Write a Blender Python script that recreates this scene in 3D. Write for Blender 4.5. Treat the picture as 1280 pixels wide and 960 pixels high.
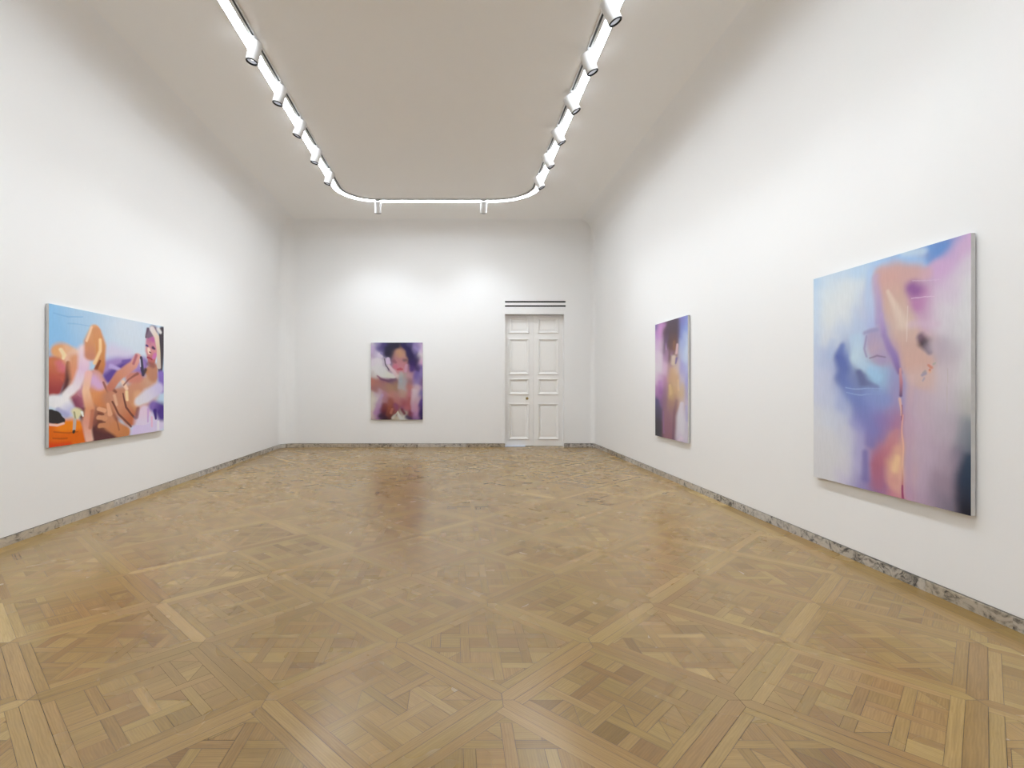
import bpy, bmesh, math, random
import numpy as np
from mathutils import Vector, Matrix

# ---------------------------------------------------------------- camera, world, exposure
scene = bpy.context.scene
for o in list(bpy.data.objects):
    bpy.data.objects.remove(o)
C = scene.collection
EYE = 1.5
cam_data = bpy.data.cameras.new('camera')
cam = bpy.data.objects.new('camera', cam_data)
C.objects.link(cam)
cam.location = (0, 0, EYE)
cam.rotation_euler = (math.radians(90), 0, 0)
cam_data.sensor_width = 36
cam_data.lens = 665 / 1280 * 36
cam_data.shift_x = (640 - 567) / 1280
cam_data.shift_y = (482 - 480) / 1280
scene.camera = cam

world = bpy.data.worlds.new('world')
scene.world = world
world.use_nodes = True
world.node_tree.nodes['Background'].inputs[0].default_value = (0.6, 0.65, 0.7, 1)
world.node_tree.nodes['Background'].inputs[1].default_value = 0.05

scene.view_settings.view_transform = 'Standard'
scene.view_settings.look = 'None'
scene.view_settings.gamma = 1
scene.view_settings.use_curve_mapping = False
scene.view_settings.exposure = 0.33

SPOT_POWER = 58.0
SPOT_COLOR = (0.84, 0.92, 1.0)
BACK_SPOT_POWER = 98.0
STRIP_STRENGTH = 29.0
STRIP_COLOR = (0.89, 0.945, 1.0)

# ---------------------------------------------------------------- room dimensions (metres)
XL, XR, YB, YF = -4.18, 3.44, 13.0, -2.6
H = 5.45
COVE = 0.42
R_LEFT, R_RIGHT = 0.38, 0.12
BASE_H = 0.081
DX0, DX1, DTOP = 1.259, 2.70, 3.247      # door opening in the back wall
SX0, SX1 = 1.255, 2.735                  # air slots above the door
SLOTS = [(3.425, 3.463), (3.529, 3.567)]
random.seed(7)

# ---------------------------------------------------------------- materials
def lin(c):
    return tuple(((v / 255) / 12.92 if v / 255 <= .04045 else ((v / 255 + .055) / 1.055) ** 2.4) for v in c)

def mat(name, color=(.8, .8, .8), rough=.5, metal=0.0, emit=None, strength=0, spec=.5):
    m = bpy.data.materials.new(name)
    m.use_nodes = True
    b = m.node_tree.nodes['Principled BSDF']
    b.inputs['Base Color'].default_value = (*color, 1)
    b.inputs['Roughness'].default_value = rough
    b.inputs['Metallic'].default_value = metal
    b.inputs['Specular IOR Level'].default_value = spec
    if emit:
        b.inputs['Emission Color'].default_value = (*emit, 1)
        b.inputs['Emission Strength'].default_value = strength
    return m

def noise_tint(m, scale, amount, bump=0.0, coords='Object', bscale=None):
    """faint uneven tone and relief of a painted surface"""
    nt = m.node_tree; N = nt.nodes; L = nt.links
    b = N['Principled BSDF']
    tc = N.new('ShaderNodeTexCoord')
    n = N.new('ShaderNodeTexNoise'); n.inputs['Scale'].default_value = scale; n.inputs['Detail'].default_value = 4
    L.new(tc.outputs[coords], n.inputs['Vector'])
    mx = N.new('ShaderNodeMix'); mx.data_type = 'RGBA'
    c = b.inputs['Base Color'].default_value[:]
    mx.inputs[6].default_value = (*[v * (1 - amount) for v in c[:3]], 1)
    mx.inputs[7].default_value = (*[min(1, v * (1 + amount)) for v in c[:3]], 1)
    L.new(n.outputs['Fac'], mx.inputs[0]); L.new(mx.outputs[2], b.inputs['Base Color'])
    if bump:
        n2 = N.new('ShaderNodeTexNoise'); n2.inputs['Scale'].default_value = bscale or scale * 8
        L.new(tc.outputs[coords], n2.inputs['Vector'])
        bp = N.new('ShaderNodeBump'); bp.inputs['Strength'].default_value = bump; bp.inputs['Distance'].default_value = .002
        L.new(n2.outputs['Fac'], bp.inputs['Height']); L.new(bp.outputs[0], b.inputs['Normal'])
    return m

M = {}
M['wall'] = noise_tint(mat('white_wall_paint', (.88, .876, .868), .7, spec=.25), .8, .008, .08, bscale=60)
M['ceiling'] = noise_tint(mat('white_ceiling_paint', (.90, .885, .86), .8, spec=.2), .5, .008, .05, bscale=40)
M['door'] = noise_tint(mat('satin_white_door_paint', (.90, .885, .86), .38, spec=.4), 3, .012, .05, bscale=80)
M['groove'] = mat('shadow_gap', (.16, .15, .14), .9)
M['black'] = mat('black_slot', (.012, .012, .013), .6)
M['slotmetal'] = mat('dark_anodised_metal', (.03, .03, .032), .45, .6)
M['housing'] = mat('white_powder_coat', (.80, .81, .82), .35)
M['ring'] = mat('black_trim', (.02, .02, .025), .25, .5)
M['reflector'] = mat('polished_reflector', (.62, .64, .70), .45, .3)
M['lens'] = mat('lit_lens', (.8, .8, .8), .2, 0, (.93, .96, 1.0), 3.5)
M['strip'] = mat('lit_diffuser', (.9, .9, .9), .5, 0, STRIP_COLOR, STRIP_STRENGTH)
M['profile'] = mat('white_aluminium_profile', (.72, .72, .72), .4)
M['brass'] = mat('aged_brass', (.42, .31, .13), .35, 1.0)
M['cleat'] = mat('wooden_batten', (.45, .33, .2), .7)
M['edge'] = noise_tint(mat('primed_canvas_edge', (.62, .61, .60), .6), 12, .12)
M['gap_light'] = mat('pale_blue_gap_light', (.70, .80, 1.0), .3, .1)  # bluish light under the door, put into a plain colour
M['mould'] = M['door']

def painted():
    m = mat('painted_canvas', (.8, .8, .8), .5, spec=.3)
    nt = m.node_tree; N = nt.nodes; L = nt.links; b = N['Principled BSDF']
    at = N.new('ShaderNodeAttribute'); at.attribute_name = 'paint'
    tc = N.new('ShaderNodeTexCoord')
    mp = N.new('ShaderNodeMapping'); mp.inputs['Scale'].default_value = (26, 26, 5)
    n = N.new('ShaderNodeTexNoise'); n.inputs['Scale'].default_value = 2.2; n.inputs['Detail'].default_value = 5
    L.new(tc.outputs['Object'], mp.inputs[0]); L.new(mp.outputs[0], n.inputs['Vector'])
    hs = N.new('ShaderNodeHueSaturation'); hs.inputs['Saturation'].default_value = 1.04
    mr = N.new('ShaderNodeMapRange')
    mr.inputs[1].default_value = .25; mr.inputs[2].default_value = .75
    mr.inputs[3].default_value = .97; mr.inputs[4].default_value = 1.03
    L.new(n.outputs['Fac'], mr.inputs[0]); L.new(mr.outputs[0], hs.inputs['Value'])
    L.new(at.outputs['Color'], hs.inputs['Color']); L.new(hs.outputs[0], b.inputs['Base Color'])
    w = N.new('ShaderNodeTexNoise'); w.inputs['Scale'].default_value = 260
    L.new(tc.outputs['Object'], w.inputs['Vector'])
    bp = N.new('ShaderNodeBump'); bp.inputs['Strength'].default_value = .12; bp.inputs['Distance'].default_value = .002
    L.new(w.outputs['Fac'], bp.inputs['Height']); L.new(bp.outputs[0], b.inputs['Normal'])
    return m
M['painted'] = painted()

def oak():
    m = mat('oak_parquet', (.5, .35, .2), .3, spec=.5)
    m.node_tree.nodes['Principled BSDF'].inputs['IOR'].default_value = 1.62
    nt = m.node_tree; N = nt.nodes; L = nt.links; b = N['Principled BSDF']
    at = N.new('ShaderNodeAttribute'); at.attribute_name = 'plank'
    sep = N.new('ShaderNodeSeparateColor'); L.new(at.outputs['Color'], sep.inputs[0])
    uv = N.new('ShaderNodeUVMap'); uv.uv_map = 'grain'
    mp = N.new('ShaderNodeMapping'); mp.inputs['Scale'].default_value = (2.2, 34, 1)
    L.new(uv.outputs[0], mp.inputs[0])
    n1 = N.new('ShaderNodeTexNoise'); n1.inputs['Scale'].default_value = 1.6; n1.inputs['Detail'].default_value = 7
    n1.inputs['Roughness'].default_value = .62; n1.inputs['Distortion'].default_value = .9
    L.new(mp.outputs[0], n1.inputs['Vector'])
    # cathedral figure
    mp2 = N.new('ShaderNodeMapping'); mp2.inputs['Scale'].default_value = (1.6, 9, 1)
    L.new(uv.outputs[0], mp2.inputs[0])
    wv = N.new('ShaderNodeTexWave'); wv.wave_type = 'RINGS'; wv.inputs['Scale'].default_value = 3.0
    wv.inputs['Distortion'].default_value = 7; wv.inputs['Detail'].default_value = 3; wv.inputs['Detail Scale'].default_value = 1.2
    L.new(mp2.outputs[0], wv.inputs['Vector'])
    # tone ramp per plank
    rp = N.new('ShaderNodeValToRGB'); e = rp.color_ramp.elements
    e[0].position = 0; e[0].color = (*OAK[0], 1)
    e[1].position = 1; e[1].color = (*OAK[4], 1)
    for p, c in ((.2, OAK[1]), (.5, OAK[2]), (.8, OAK[3])):
        x = e.new(p); x.color = (*c, 1)
    L.new(sep.outputs[0], rp.inputs[0])
    hs = N.new('ShaderNodeHueSaturation')
    mh = N.new('ShaderNodeMapRange'); mh.inputs[3].default_value = .491; mh.inputs[4].default_value = .502
    L.new(sep.outputs[1], mh.inputs[0]); L.new(mh.outputs[0], hs.inputs['Hue'])
    mg = N.new('ShaderNodeMapRange'); mg.inputs[1].default_value = .3; mg.inputs[2].default_value = .7
    mg.inputs[3].default_value = .86; mg.inputs[4].default_value = 1.10
    L.new(n1.outputs['Fac'], mg.inputs[0])
    mw = N.new('ShaderNodeMapRange'); mw.inputs[3].default_value = .95; mw.inputs[4].default_value = 1.04
    L.new(wv.outputs['Fac'], mw.inputs[0])
    mu = N.new('ShaderNodeMath'); mu.operation = 'MULTIPLY'
    L.new(mg.outputs[0], mu.inputs[0]); L.new(mw.outputs[0], mu.inputs[1])
    L.new(mu.outputs[0], hs.inputs['Value']); L.new(rp.outputs[0], hs.inputs['Color'])
    # few dark knots
    tc = N.new('ShaderNodeTexCoord')
    vo = N.new('ShaderNodeTexVoronoi'); vo.inputs['Scale'].default_value = .8
    L.new(tc.outputs['Object'], vo.inputs['Vector'])
    k = N.new('ShaderNodeMapRange'); k.inputs[1].default_value = .008; k.inputs[2].default_value = .018
    k.inputs[3].default_value = .35; k.inputs[4].default_value = 1
    L.new(vo.outputs['Distance'], k.inputs[0])
    m2 = N.new('ShaderNodeMix'); m2.data_type = 'RGBA'; m2.blend_type = 'MULTIPLY'; m2.inputs[0].default_value = 1
    L.new(hs.outputs[0], m2.inputs[6])
    cb = N.new('ShaderNodeCombineColor')
    for i in range(3): L.new(k.outputs[0], cb.inputs[i])
    L.new(cb.outputs[0], m2.inputs[7]); L.new(m2.outputs[2], b.inputs['Base Color'])
    # worn wax: uneven gloss
    n3 = N.new('ShaderNodeTexNoise'); n3.inputs['Scale'].default_value = .9; n3.inputs['Detail'].default_value = 3
    L.new(tc.outputs['Object'], n3.inputs['Vector'])
    r = N.new('ShaderNodeMapRange'); r.inputs[1].default_value = .3; r.inputs[2].default_value = .7
    r.inputs[3].default_value = .21; r.inputs[4].default_value = .29
    L.new(n3.outputs['Fac'], r.inputs[0])
    ra = N.new('ShaderNodeMath'); ra.operation = 'MULTIPLY_ADD'; ra.inputs[1].default_value = .025
    L.new(sep.outputs[2], ra.inputs[0]); L.new(r.outputs[0], ra.inputs[2]); L.new(ra.outputs[0], b.inputs['Roughness'])
    bp = N.new('ShaderNodeBump'); bp.inputs['Strength'].default_value = .04; bp.inputs['Distance'].default_value = .0006
    L.new(n1.outputs['Fac'], bp.inputs['Height']); L.new(bp.outputs[0], b.inputs['Normal'])
    return m
OAK = [lin((110, 82, 40)), lin((138, 109, 58)), lin((151, 122, 68)), lin((164, 135, 79)), lin((186, 158, 99))]
M['oak'] = oak()
M['oakgap'] = mat('dark_joint', (.05, .03, .016), .8)

def marble():
    m = mat('veined_marble', (.5, .47, .43), .3, spec=.5)
    nt = m.node_tree; N = nt.nodes; L = nt.links; b = N['Principled BSDF']
    at = N.new('ShaderNodeAttribute'); at.attribute_name = 'slab'
    sep = N.new('ShaderNodeSeparateColor'); L.new(at.outputs['Color'], sep.inputs[0])
    uv = N.new('ShaderNodeUVMap'); uv.uv_map = 'grain'
    n = N.new('ShaderNodeTexNoise'); n.inputs['Scale'].default_value = 9; n.inputs['Detail'].default_value = 8; n.inputs['Distortion'].default_value = 1.4
    n.inputs['Roughness'].default_value = .65
    L.new(uv.outputs[0], n.inputs['Vector'])
    base = N.new('ShaderNodeMix'); base.data_type = 'RGBA'
    base.inputs[6].default_value = (.46, .40, .32, 1); base.inputs[7].default_value = (.56, .54, .52, 1)
    L.new(sep.outputs[1], base.inputs[0])
    rp = N.new('ShaderNodeValToRGB'); e = rp.color_ramp.elements
    e[0].position = .32; e[0].color = (.10, .10, .11, 1)
    e[1].position = .62; e[1].color = (1.15, 1.13, 1.08, 1)
    x = e.new(.40); x.color = (.62, .60, .57, 1)
    x = e.new(.47); x.color = (.95, .93, .9, 1)
    # darker slabs have more veins
    ad = N.new('ShaderNodeMath'); ad.operation = 'MULTIPLY_ADD'; ad.inputs[1].default_value = .18
    L.new(sep.outputs[0], ad.inputs[0]); 
    sb = N.new('ShaderNodeMath'); sb.operation = 'SUBTRACT'; sb.inputs[1].default_value = .13
    L.new(n.outputs['Fac'], sb.inputs[0]); L.new(sb.outputs[0], ad.inputs[2]); L.new(ad.outputs[0], rp.inputs[0])
    mx = N.new('ShaderNodeMix'); mx.data_type = 'RGBA'; mx.blend_type = 'MULTIPLY'; mx.inputs[0].default_value = 1
    L.new(base.outputs[2], mx.inputs[6]); L.new(rp.outputs[0], mx.inputs[7]); L.new(mx.outputs[2], b.inputs['Base Color'])
    return m
M['marble'] = marble()

# ---------------------------------------------------------------- helpers
def link(name, me, parent=None):
    o = bpy.data.objects.new(name, me)
    C.objects.link(o)
    if parent is not None:
        o.parent = parent
    return o

def obj(name, bm, m, parent=None, smooth=False):
    me = bpy.data.meshes.new(name)
    bmesh.ops.remove_doubles(bm, verts=bm.verts, dist=1e-6)
    bmesh.ops.recalc_face_normals(bm, faces=bm.faces)
    bm.to_mesh(me); bm.free()
    for mm in (m if isinstance(m, list) else [m]):
        me.materials.append(mm)
    if smooth:
        for p in me.polygons: p.use_smooth = True
    return link(name, me, parent)

def pydata(name, verts, faces, m, parent=None, smooth=False, kind=None):
    me = bpy.data.meshes.new(name)
    me.from_pydata(verts, [], faces)
    me.materials.append(m)
    if smooth:
        for p in me.polygons: p.use_smooth = True
    o = link(name, me, parent)
    if kind: o['kind'] = kind
    return o

def thing(name, label, cat, loc=(0, 0, 0), rotz=0, group=None):
    o = bpy.data.objects.new(name, None); C.objects.link(o)
    o.empty_display_size = .1
    o.location = loc; o.rotation_euler = (0, 0, rotz)
    o['label'] = label; o['category'] = cat
    if group: o['group'] = group
    return o

def add_box(bm, x0, x1, y0, y1, z0, z1, bevel=0, M4=None):
    r = bmesh.ops.create_cube(bm, size=1)
    vs = r['verts']
    for v in vs:
        v.co = Vector(((x0 + x1) / 2 + v.co.x * (x1 - x0), (y0 + y1) / 2 + v.co.y * (y1 - y0), (z0 + z1) / 2 + v.co.z * (z1 - z0)))
    if bevel:
        es = list({e for v in vs for e in v.link_edges})
        r = bmesh.ops.bevel(bm, geom=es, offset=bevel, segments=2, profile=.5, affect='EDGES')
        vs = list({v for f in r['faces'] for v in f.verts} | {v for v in vs if v.is_valid})
    if M4 is not None:
        bmesh.ops.transform(bm, matrix=M4, verts=[v for v in vs if v.is_valid])

def lathe(bm, prof, seg=40, M4=None):
    """revolve (radius, z) points about the z axis"""
    rings = []
    new = []
    for r, z in prof:
        if r < 1e-6:
            v = bm.verts.new((0, 0, z)); rings.append([v]); new.append(v)
        else:
            ring = [bm.verts.new((r * math.cos(2 * math.pi * i / seg), r * math.sin(2 * math.pi * i / seg), z)) for i in range(seg)]
            rings.append(ring); new += ring
    for a, b in zip(rings, rings[1:]):
        for i in range(seg):
            j = (i + 1) % seg
            q = []
            for v in (a[i % len(a)], a[j % len(a)], b[j % len(b)], b[i % len(b)]):
                if v not in q: q.append(v)
            if len(q) > 2: bm.faces.new(q)
    if M4 is not None:
        bmesh.ops.transform(bm, matrix=M4, verts=new)

# ---------------------------------------------------------------- room outline
def arc(cx, cy, r, a0, a1, n):
    return [(cx + r * math.cos(a0 + (a1 - a0) * i / n), cy + r * math.sin(a0 + (a1 - a0) * i / n),
             math.cos(a0 + (a1 - a0) * i / n), math.sin(a0 + (a1 - a0) * i / n)) for i in range(n + 1)]

PI = math.pi
# each point: x, y, outward normal x, y;  travelling front-left -> back-left -> back-right -> front-right
left_pts = [(XL, y, -1, 0) for y in (YF, 0, 4, 8, YB - R_LEFT)]
cl = arc(XL + R_LEFT, YB - R_LEFT, R_LEFT, PI, PI / 2, 12)
cr = arc(XR - R_RIGHT, YB - R_RIGHT, R_RIGHT, PI / 2, 0, 10)
back_xs = [x for x in (-2.5, -1.0, 0.3, SX0, DX0, DX1, SX1)]
back_pts = cl[6:] + [(x, YB, 0, 1) for x in back_xs] + cr[:6]
left_pts = left_pts[:-1] + cl[:7]
right_pts = cr[5:-1] + [(XR, y, 1, 0) for y in (YB - R_RIGHT, 8, 4, 0, YF)]
front_pts = [(XR, YF, 0, -1), (0, YF, 0, -1), (XL, YF, 0, -1)]

GROOVE0, GROOVE1 = BASE_H, BASE_H + .009
zs_wall = [GROOVE1] + sorted({1.0, 2.2, DTOP, SLOTS[0][0], SLOTS[0][1], SLOTS[1][0], SLOTS[1][1], 4.3, H - COVE})
def wall_profile():
    """(outward offset, z): groove, plain wall, cove"""
    pr = [(.016, GROOVE0), (.016, GROOVE1)] + [(0, z) for z in zs_wall]
    for i in range(1, 13):
        a = i / 12 * PI / 2
        pr.append((-(COVE - COVE * math.cos(a)), H - COVE + COVE * math.sin(a)))
    return pr

def make_wall(name, pts, cut=False):
    pr = wall_profile()
    V, F = [], []
    for (x, y, nx, ny) in pts:
        for (o, z) in pr:
            # small room-corner radius: keep the cove from folding over itself
            V.append((x + nx * o, y + ny * o, z))
    n = len(pr)
    mats = []
    for i in range(len(pts) - 1):
        for k in range(n - 1):
            z0, z1 = pr[k][1], pr[k + 1][1]
            xm = (pts[i][0] + pts[i + 1][0]) / 2
            zm = (z0 + z1) / 2
            if cut:
                if DX0 < xm < DX1 and zm < DTOP: continue
                if SX0 < xm < SX1 and any(a < zm < b for a, b in SLOTS): continue
            F.append((i * n + k, i * n + k + 1, (i + 1) * n + k + 1, (i + 1) * n + k))
            mats.append(1 if k == 0 else 0)
    if cut:   # reveals of the doorway
        d = .30
        def quad(a, b, c, e):
            s = len(V); V.extend([a, b, c, e]); F.append((s, s + 1, s + 2, s + 3)); mats.append(0)
        quad((DX0, YB, 0), (DX0, YB + d, 0), (DX0, YB + d, DTOP), (DX0, YB, DTOP))
        quad((DX1, YB, 0), (DX1, YB + d, 0), (DX1, YB + d, DTOP), (DX1, YB, DTOP))
        quad((DX0, YB, DTOP), (DX0, YB + d, DTOP), (DX1, YB + d, DTOP), (DX1, YB, DTOP))
    o = pydata(name, V, F, M['wall'], smooth=True, kind='structure')
    o.data.materials.append(M['groove'])
    for p, mi in zip(o.data.polygons, mats): p.material_index = mi
    o.data.set_sharp_from_angle(angle=math.radians(40))
    return o

# at the rounded back corners the cove offset is larger than the radius, so mitre it: clamp to the inset rectangle
def clamp_cove(o):
    for v in o.data.vertices:
        z = v.co.z
        if z <= H - COVE: continue
        s = (z - (H - COVE)) / COVE
        off = COVE - COVE * math.sqrt(max(0, 1 - s * s))
        v.co.x = min(max(v.co.x, XL + off), XR - off)
        v.co.y = min(max(v.co.y, YF + off), YB - off)
for nm, pts, cut in (('wall_left', left_pts, False), ('wall_back', back_pts, True), ('wall_right', right_pts, False), ('wall_front', front_pts, False)):
    w = make_wall(nm, pts, cut)
    clamp_cove(w)

# ceiling, slightly thick slab above the coves
bm = bmesh.new(); add_box(bm, XL + COVE - .02 - .45, XR - COVE + .02 + .45, YF - .05, YB + .05, H, H + .1)
o = obj('ceiling', bm, M['ceiling']); o['kind'] = 'structure'

# ---------------------------------------------------------------- parquet floor
def clip(poly, a, b, c):
    """keep the part of a convex polygon where a*x + b*y <= c"""
    out = []
    for i in range(len(poly)):
        p, q = poly[i], poly[(i + 1) % len(poly)]
        dp, dq = a * p[0] + b * p[1] - c, a * q[0] + b * q[1] - c
        if dp <= 0: out.append(p)
        if (dp < 0 < dq) or (dq < 0 < dp):
            t = dp / (dp - dq)
            out.append((p[0] + (q[0] - p[0]) * t, p[1] + (q[1] - p[1]) * t))
    return out

def area(p):
    return .5 * sum(p[i][0] * p[(i + 1) % len(p)][1] - p[(i + 1) % len(p)][0] * p[i][1] for i in range(len(p)))

def inset(p, g):
    if area(p) < 0: p = p[::-1]
    q = list(p)
    n = len(p)
    for i in range(n):
        a, b = p[i], p[(i + 1) % n]
        dx, dy = b[0] - a[0], b[1] - a[1]
        l = math.hypot(dx, dy)
        if l < 1e-6: continue
        nx, ny = dy / l, -dx / l
        q = clip(q, nx, ny, nx * a[0] + ny * a[1] - g)
        if len(q) < 3: return []
    return q

PV, PF, PT, PU = [], [], [], []      # vertices, faces, plank colours, uvs per face
def plank(poly, ang, tone=None, gap=None):
    g = gap if gap is not None else random.choice((.0005, .0006, .0008, .0011))
    q = inset(poly, g)
    if len(q) < 3 or abs(area(q)) < 2e-5: return
    s = len(PV)
    for x, y in q: PV.append((x, y, 0))
    PF.append(tuple(range(s, s + len(q))))
    t = min(.95, max(.14, random.gauss(.5, .14) if tone is None else tone))
    PT.append((t, random.random(), random.random()))
    ca, sa = math.cos(ang), math.sin(ang)
    ox, oy = random.uniform(0, 50), random.uniform(0, 50)
    PU.append([(x * ca + y * sa + ox, -x * sa + y * ca + oy) for x, y in q])

BORDER = .26
bx0, bx1, by0, by1 = XL + BORDER, XR - BORDER, YF + BORDER, YB - BORDER
def room_clip(p):
    for a, b, c in ((-1, 0, -bx0), (1, 0, bx1), (0, -1, -by0), (0, 1, by1)):
        p = clip(p, a, b, c)
        if len(p) < 3: return []
    return p

JX, JY, DG = .233, 2.538, .566          # one junction of the lattice and half the diagonal of a panel
SIDE = DG * math.sqrt(2)
SP = .077 / 2                           # half spacer board
A_OUT = SIDE / 2 - SP
FR = .052
A_IN = A_OUT - FR
S2 = math.sqrt(.5)
def weave(w, per, offx, offy, lim, parity):
    """interlaced bars and the square blocks between them, in local axes; returns [(polygon, along_y)]"""
    out = []
    n = int(lim / per) + 3
    xs = [offx + per * i for i in range(-n, n + 1)]
    ys = [offy + per * j for j in range(-n, n + 1)]
    h = w / 2
    for i, x in enumerate(xs):
        start = None
        for j, y in enumerate(ys):
            if (i + j + parity) % 2:                 # the cross bar is on top here
                if start is not None: out.append(([(x - h, start), (x + h, start), (x + h, y - h), (x - h, y - h)], True))
                start = y + h
    for j, y in enumerate(ys):
        start = None
        for i, x in enumerate(xs):
            if not (i + j + parity) % 2:
                if start is not None: out.append(([(start, y - h), (x - h, y - h), (x - h, y + h), (start, y + h)], False))
                start = x + h
    for i, x in enumerate(xs[:-1]):
        for j, y in enumerate(ys[:-1]):
            a, b, c, d = x + h, x + per - h, y + h, y + per - h
            k = random.random()
            al = random.random() < .5
            if k < .16:
                out.append(([(a, c), (b, c), (b, d)], al)); out.append(([(a, c), (b, d), (a, d)], al))
            elif k < .30:
                out.append(([(a, c), (b, c), (a, d)], al)); out.append(([(b, c), (b, d), (a, d)], al))
            else:
                out.append(([(a, c), (b, c), (b, d), (a, d)], al))
    return out

def panel(cx, cy, diag):
    def place(p, ang, rot, **k):
        # local panel axes are turned 45 degrees to the room
        q = [(cx + (x - y) * S2, cy + (x + y) * S2) for x, y in p]
        q = room_clip(q)
        if len(q) >= 3: plank(q, ang + rot, **k)
    w = .052
    per = (2 * A_IN + w) / 4
    base = random.gauss(0, .05)
    if diag:
        for p, al in weave(w, per, 0, per / 2, A_IN * 1.5, random.randint(0, 1)):
            q = [((x + y) * S2, (y - x) * S2) for x, y in p]      # back into panel axes
            for a, b in ((1, 0), (-1, 0), (0, 1), (0, -1)):
                q = clip(q, a, b, A_IN)
                if len(q) < 3: break
            if len(q) >= 3: place(q, PI / 2 if al else 0, 0, tone=random.gauss(.48, .135) + base)
    else:
        for p, al in weave(w, per, 0, 0, A_IN, random.randint(0, 1)):
            q = p
            for a, b in ((1, 0), (-1, 0), (0, 1), (0, -1)):
                q = clip(q, a, b, A_IN)
                if len(q) < 3: break
            if len(q) >= 3: place(q, PI / 2 if al else 0, PI / 4, tone=random.gauss(.48, .135) + base)
    i, o = A_IN, A_OUT
    for k, p in enumerate(([(-o, i), (i, i), (i, o), (-o, o)], [(i, -i), (o, -i), (o, o), (i, o)],
                           [(-i, -o), (o, -o), (o, -i), (-i, -i)], [(-o, -o), (-i, -o), (-i, i), (-o, i)])):
        place(p, 0 if k % 2 == 0 else PI / 2, PI / 4, tone=random.gauss(.56, .12))

for i in range(-12, 12):
    for j in range(-12, 22):
        x, y = JX + i * DG, JY + j * DG
        if not (bx0 - 1 < x < bx1 + 1 and by0 - 1 < y < by1 + 1): continue
        if (i + j) % 2:
            panel(x, y, j % 2 != 0)
        else:
            for sx in (1, -1):                     # the two spacer boards running away from this junction
                L_, h = SIDE, SP
                p = [(0, 0), (h, -h), (L_ - h, -h), (L_, 0), (L_ - h, h), (h, h)]
                c_, s_ = S2 * sx, S2
                q = [(x + a * c_ - b * s_, y + a * s_ + b * c_) for a, b in p]
                q = room_clip(q)
                if len(q) >= 3: plank(q, math.atan2(s_, c_), tone=random.gauss(.57, .15), gap=random.choice((.0008, .0011, .0014)))
# boards along the walls
def run(x0, x1, y0, y1, along_x):
    t = x0 if along_x else y0
    end = x1 if along_x else y1
    t2 = t
    while t2 < end - 1e-6:
        n = min(end, t2 + random.uniform(.5, 1.1))
        if end - n < .25: n = end
        p = [(t2, y0), (n, y0), (n, y1), (t2, y1)] if along_x else [(x0, t2), (x1, t2), (x1, n), (x0, n)]
        plank(p, 0 if along_x else PI / 2, tone=random.gauss(.55, .14))
        t2 = n
b2 = BORDER / 2
for k in (0, 1):
    e = .03 if k == 0 else 0
    run(XL + k * b2 - e, XL + (k + 1) * b2, by0, by1, False)
    run(XR - (k + 1) * b2, XR - k * b2 + e, by0, by1, False)
    run(XL, XR, YB - (k + 1) * b2, YB - k * b2 + e, True)
    run(XL, XR, YF + k * b2 - e, YF + (k + 1) * b2, True)
run(DX0 - .02, DX1 + .02, YB + .03, YB + .13, True)
run(DX0 - .02, DX1 + .02, YB + .13, YB + .32, True)
nb = len(PV)
PV += [(XL - .05, YF - .05, -.0015), (XR + .05, YF - .05, -.0015), (XR + .05, YB + .35, -.0015), (XL - .05, YB + .35, -.0015)]
PF.append((nb, nb + 1, nb + 2, nb + 3)); PT.append((0, 0, 0)); PU.append([(0, 0)] * 4)
fl = pydata('floor', PV, PF, M['oak'], kind='structure')
me = fl.data; me.materials.append(M['oakgap'])
me.polygons[len(PF) - 1].material_index = 1
ca = me.color_attributes.new('plank', 'FLOAT_COLOR', 'CORNER')
uvl = me.uv_layers.new(name='grain')
cols, uvs = [], []
for f, t, u in zip(PF, PT, PU):
    for k in range(len(f)):
        cols += [t[0], t[1], t[2], 1.0]; uvs += [u[k][0], u[k][1]]
ca.data.foreach_set('color', cols); uvl.data.foreach_set('uv', uvs)

# ---------------------------------------------------------------- marble baseboards
def baseboard(name, pts):
    # resample in slabs of stone
    dense = []
    for a, b in zip(pts, pts[1:]):
        d = math.hypot(b[0] - a[0], b[1] - a[1])
        n = max(1, int(d / .12))
        for k in range(n):
            t = k / n
            dense.append(tuple(a[q] + (b[q] - a[q]) * t for q in range(4)))
    dense.append(pts[-1])
    V, F, T, U = [], [], [], []
    s = 0; slab_end = 0; tone = (.5, .5, .5); off = 0
    for a, b in zip(dense, dense[1:]):
        d = math.hypot(b[0] - a[0], b[1] - a[1])
        if s >= slab_end:
            slab_end = s + random.uniform(.35, 1.5)
            tone = (min(1, max(0, random.gauss(.50, .22))), random.random(), random.random()); off = random.uniform(0, 40)
        q = []
        for (x, y, nx, ny) in (a, b):
            q.append([(x + nx * .022, y + ny * .022, 0), (x, y, 0), (x, y, BASE_H - .003), (x + nx * .003, y + ny * .003, BASE_H), (x + nx * .022, y + ny * .022, BASE_H)])
        for k in range(4):
            n = len(V)
            V += [q[0][k], q[1][k], q[1][k + 1], q[0][k + 1]]
            F.append((n, n + 1, n + 2, n + 3)); T.append(tone)
            v0, v1 = (0, .09) if k == 1 else (.09, .12)
            U.append([(s + off, v0), (s + d + off, v0), (s + d + off, v1), (s + off, v1)])
        s += d
    o = pydata(name, V, F, M['marble'], kind='structure')
    me = o.data
    c = me.color_attributes.new('slab', 'FLOAT_COLOR', 'CORNER'); u = me.uv_layers.new(name='grain')
    cc, uu = [], []
    for t, uv in zip(T, U):
        for k in range(4): cc += [*t, 1.0]; uu += uv[k]
    c.data.foreach_set('color', cc); u.data.foreach_set('uv', uu)
    return o
baseboard('baseboard_left', left_pts)
bl = [p for p in back_pts if p[0] <= DX0 + 1e-6 or p[3] < .99 and p[0] < 0]
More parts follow.
